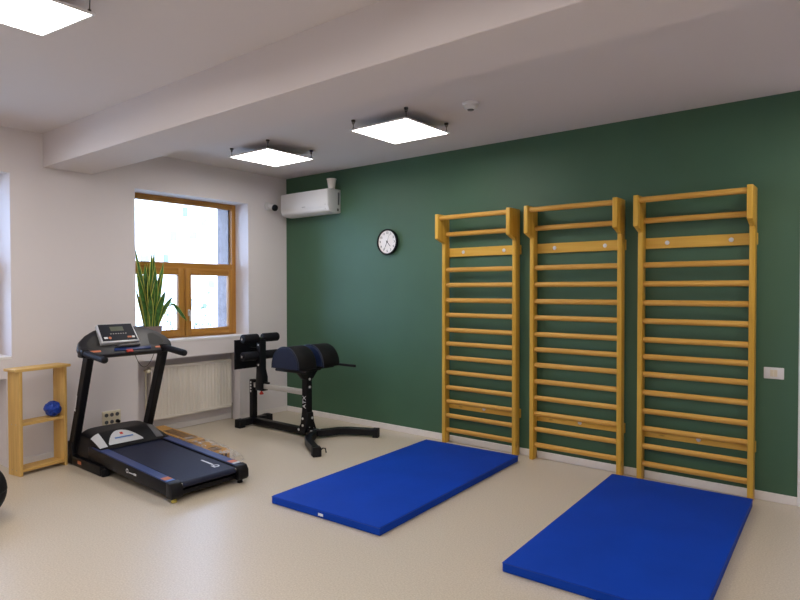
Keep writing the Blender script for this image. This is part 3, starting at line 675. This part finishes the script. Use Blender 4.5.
# hip pads
def halfround(y0, y1):
    n = 22; R = 0.20; o = [(0.94-R, 0.0), (0.94+R, 0.0)]
    o = [(0.94+R*math.cos(PI*k/n), 0.733+0.222*math.sin(PI*k/n)**0.9) for k in range(n+1)]
    p = MB().prism(o, 1, y0, y1, 0.010, 2).build('hip_pad', M_pad, r, angle=50)
    i = [(0.94+(R-0.010)*math.cos(PI*k/n), 0.741+0.204*math.sin(PI*k/n)**0.9) for k in range(n+1)]
    MB().prism(i, 1, y0-0.003, y0+0.004, 0.002, 1).build('pad_end', M_padend, p)
    e = [(0.94+(R+0.001)*math.cos(PI*k/n), y0+0.003, 0.734+0.222*math.sin(PI*k/n)**0.9) for k in range(n+1)]
    MB().tube(e, 0.004, 8).build('pad_seam', M_padend, p)
halfround(-0.325, -0.080); halfround(0.005, 0.245)
MB().box((0.80, -0.30, 0.712), (1.08, -0.10, 0.733), 0.003, 1).box((0.80, 0.03, 0.712), (1.08, 0.22, 0.733), 0.003, 1).box((0.86, -0.11, 0.715), (0.96, 0.04, 0.727)).build('pad_plate', M_blkm, r)
MB().box((0.86, -0.15, 0.68), (0.96, 0.15, 0.714), 0.004).prism([(-0.06, 0.60), (0.06, 0.60), (0.13, 0.685), (-0.13, 0.685)], 0, 0.875, 0.937, 0.003, 1).build('pad_support', M_blkm, r)
for s in (-1, 1):
    yy, zz = (-0.30, 0.718) if s < 0 else (0.235, 0.745)
    MB().cyl((0.78, yy, zz), (1.365 if s > 0 else 1.22, yy, zz), 0.014, bev=0.003).build('handle', M_blkm, r)

# ------------------------------------------------------------------ snake plant
r = thing('snake_plant', (-0.115, -1.742, 0.9925), 'tall snake plant in a mauve square pot on the window sill', 'plant')
a, b_, h = 0.072, 0.098, 0.15
p = MB()
bm = bmesh.new()
def ring(rr, z, n=40):
    return [bm.verts.new((rr*math.copysign(abs(math.cos(t))**0.45, math.cos(t)), rr*math.copysign(abs(math.sin(t))**0.45, math.sin(t)), z)) for t in [2*PI*k/n for k in range(n)]]
R_ = [ring(a-0.004, 0), ring(a, 0.006), ring(b_, h-0.004), ring(b_, h), ring(b_-0.008, h), ring(b_-0.010, h-0.03)]
for A, B in zip(R_, R_[1:]):
    for k in range(40): bm.faces.new((A[k], A[(k+1) % 40], B[(k+1) % 40], B[k]))
bm.faces.new(R_[0][::-1])
p._merge(bm); p.build('pot', M_pot, r, angle=40)
MB().box((-b_+0.013, -b_+0.013, h-0.045), (b_-0.013, b_-0.013, h-0.025), 0.01).build('soil', M_soil, r)
# (base y, base x, tip dy, tip dx, height, width)
LV = [(-0.035, 0.0, -0.055, 0.00, 0.62, .046), (0.00, 0.02, 0.005, 0.03, 0.74, .048), (0.03, -0.01, 0.05, 0.0, 0.76, .046), (0.04, 0.02, 0.135, 0.03, 0.64, .042),
      (-0.02, -0.03, -0.15, -0.03, 0.78, .030), (-0.045, 0.02, -0.17, 0.05, 0.55, .044), (-0.05, -0.02, -0.155, 0.00, 0.38, .044), (0.015, 0.035, 0.02, 0.09, 0.50, .050),
      (-0.01, 0.04, -0.02, 0.12, 0.42, .050), (0.045, -0.03, 0.07, -0.05, 0.66, .044), (0.05, 0.03, 0.20, 0.09, 0.31, .040), (0.02, 0.0, 0.03, -0.02, 0.70, .046),
      (0.035, 0.045, 0.085, 0.14, 0.36, .046), (-0.03, 0.045, -0.07, 0.13, 0.33, .044), (0.05, 0.0, 0.09, 0.02, 0.45, .042), (-0.055, 0.0, -0.115, -0.03, 0.66, .040),
      (0.01, -0.03, -0.005, -0.04, 0.62, .046), (-0.05, 0.03, -0.14, 0.02, 0.47, .046), (0.055, 0.01, 0.10, 0.05, 0.52, .042), (-0.02, 0.05, -0.05, 0.06, 0.50, .046), (0.0, 0.05, 0.03, 0.05, 0.60, .046)]
for by, bx, ty, tx, hh, wd in LV:
    hh *= 1.09; wd *= 1.3; ph = random.uniform(-0.9, 0.9); tw = random.uniform(-0.5, 0.5)
    def axis(t): 
        q = t**1.5; return Vector((bx+(tx-bx)*q, by+(ty-by)*q, h-0.03+hh*t))
    def width(t): return wd*(0.55+0.9*t-0.2*t*t if t < 0.5 else 0.95*(1-((t-0.5)/0.5)**2.4))*0.5+0.0005
    def leaf(i, j, lo=-1, hi=1, off=0.0):
        t = i; q = lo+(hi-lo)*j; w = width(t); an = ph+tw*t+PI/2
        s = Vector((math.cos(an), math.sin(an), 0)); nrm = Vector((-math.sin(an), math.cos(an), 0))
        return axis(t)+s*(q*w)+nrm*(0.30*w*(q*q)+off)
    lf = MB().grid(lambda i, j: leaf(i, j), 16, 6, thick=0.003).build('leaf', M_leaf, r, angle=60)
    eg = MB()
    for sd in (-1, 1): eg.tube([leaf(k/16, 0.5+0.5*sd*1.0) for k in range(17)], [0.0010+0.0042*min(1, (1-k/16)*6) for k in range(17)], 6)
    eg.build('leaf_margin', M_leafe, lf, angle=60)
# drooping leaf on the right
pts = [Vector((0.05, 0.045, h-0.03)), Vector((0.07, 0.09, h+0.10)), Vector((0.085, 0.15, h+0.21)), Vector((0.095, 0.205, h+0.225)), Vector((0.10, 0.26, h+0.165)), Vector((0.105, 0.31, h+0.095)), Vector((0.11, 0.352, h+0.045))]
wds = [0.003, 0.004, 0.0045, 0.010, 0.019, 0.016, 0.001]
def droop(i, j):
    f = i*(len(pts)-1); k = min(int(f), len(pts)-2); t = f-k
    return pts[k].lerp(pts[k+1], t)+Vector((0.35, 0.35, 0.85)).normalized()*(2*j-1)*(wds[k]*(1-t)+wds[k+1]*t)
lf = MB().grid(droop, 24, 4, thick=0.003).build('leaf', M_leaf, r, angle=60)
eg = MB()
for j in (0, 1): eg.tube([droop(k/24, j) for k in range(25)], 0.0025, 6)
eg.build('leaf_margin', M_leafe, lf, angle=60)

# ------------------------------------------------------------------ black ball at the left edge of the view
r = thing('exercise_ball', (1.185, -3.70, 0), 'dark grey rubber ball on the floor, cut off by left edge', 'ball')
MB().ball((0, 0, 0.195), 0.195, sub=4).build('ball_shell', M_rub, r, angle=80)
MB().lathe([(0.194, 0.19), (0.1962, 0.193), (0.1962, 0.197), (0.194, 0.20)], 64).build('seam', M_blk, r)

# ------------------------------------------------------------------ outside
MB().box((-60, -50, -1.2), (-0.6, 60, -1.0)).build('ground', M_gnd, **ST)
r = thing('apartment_building', (-26, 14, -1.0), 'pale apartment block seen through the window', 'building')
MB().box((-8, -22, 0), (0, 22, 22)).build('wall', M_fac, r)
MB().box((-8.4, -22.4, 22), (0.4, 22.4, 22.5), 0.02, 1).build('roof', M_fac, r)
for fl in range(6):
    for k in range(13):
        if (fl*5+k*3) % 4 in (0, 1): continue
        y = -5.5+k*1.25+(0.5 if fl % 2 else 0); z = 1.4+fl*1.25+0.2*((k*7) % 3); w2 = 0.14+0.05*((k+fl) % 3); h2 = 0.28+0.14*((k*5+fl) % 3)
        wf = MB().box((-0.02, y-w2, z), (0.05, y+w2, z+h2), 0.01, 1).build('window', M_faclight if (k+fl) % 3 else M_facw, r)
        if (k+fl) % 3 == 0: MB().box((0.05, y-w2+0.03, z+0.03), (0.06, y+w2-0.03, z+h2-0.03)).build('pane', M_facw, wf)
for (tx, ty, s, lab) in ((-8, 3.6, 1.0, 'pale leafy bush outside, behind the right lower window pane'), (-9, 1.0, 0.8, 'pale leafy bush outside, behind the potted plant')):
    r = thing('bush', (tx, ty, -1.0), lab, 'bush')
    st = MB(); lv = MB()
    for k in range(16):
        a = random.uniform(0, 2*PI); q = random.uniform(0.2, 1.0); hz = random.uniform(1.2, 2.6)*s
        tip = Vector((q*math.cos(a)*0.9, q*math.sin(a)*1.3, hz)); mid = tip*0.5+Vector((0, 0, 0.25))
        st.tube([(0, 0, 0), mid, tip], [0.03, 0.018, 0.006], 6)
        for n in range(7):
            t = random.uniform(0.4, 1); c = mid.lerp(tip, t)+Vector((random.uniform(-.2, .2), random.uniform(-.25, .25), random.uniform(-.2, .2)))
            e = Euler((random.uniform(0, 6), random.uniform(0, 6), 0)).to_matrix().to_4x4()
            lv.ball((0, 0, 0), 0.06, T(c) @ e, 1, (1, 0.5, 0.12))
    st.build('stem', M_bark, r); lv.build('foliage', M_fol, r)

# ------------------------------------------------------------------ world, camera, view
wd_ = bpy.data.worlds.new('World'); scene.world = wd_; wd_.use_nodes = True
bg = wd_.node_tree.nodes['Background']; bg.inputs[0].default_value = (0.46, 0.62, 1.0, 1); bg.inputs[1].default_value = 11.0

cam = bpy.data.cameras.new('Camera'); co = bpy.data.objects.new('Camera', cam); COL.objects.link(co)
f, yaw, pitch, roll = 599.08, -0.671194, -0.017521, -0.000744
cam.sensor_fit = 'HORIZONTAL'; cam.sensor_width = 36; cam.lens = 36*f/800; cam.clip_start = 0.05; cam.clip_end = 300
fw = Vector((math.sin(yaw)*math.cos(pitch), math.cos(yaw)*math.cos(pitch), math.sin(pitch)))
rt = Vector((math.cos(yaw), -math.sin(yaw), 0)); up = rt.cross(fw)
r2 = rt*math.cos(roll)+up*math.sin(roll); u2 = -rt*math.sin(roll)+up*math.cos(roll)
co.matrix_world = Matrix(((r2.x, u2.x, -fw.x, 5.790719), (r2.y, u2.y, -fw.y, -5.004555), (r2.z, u2.z, -fw.z, 1.520362), (0, 0, 0, 1)))
scene.camera = co
vs = scene.view_settings; vs.view_transform = 'Standard'; vs.look = 'None'; vs.gamma = 1.0; vs.use_curve_mapping = False
vs.exposure = 0.22
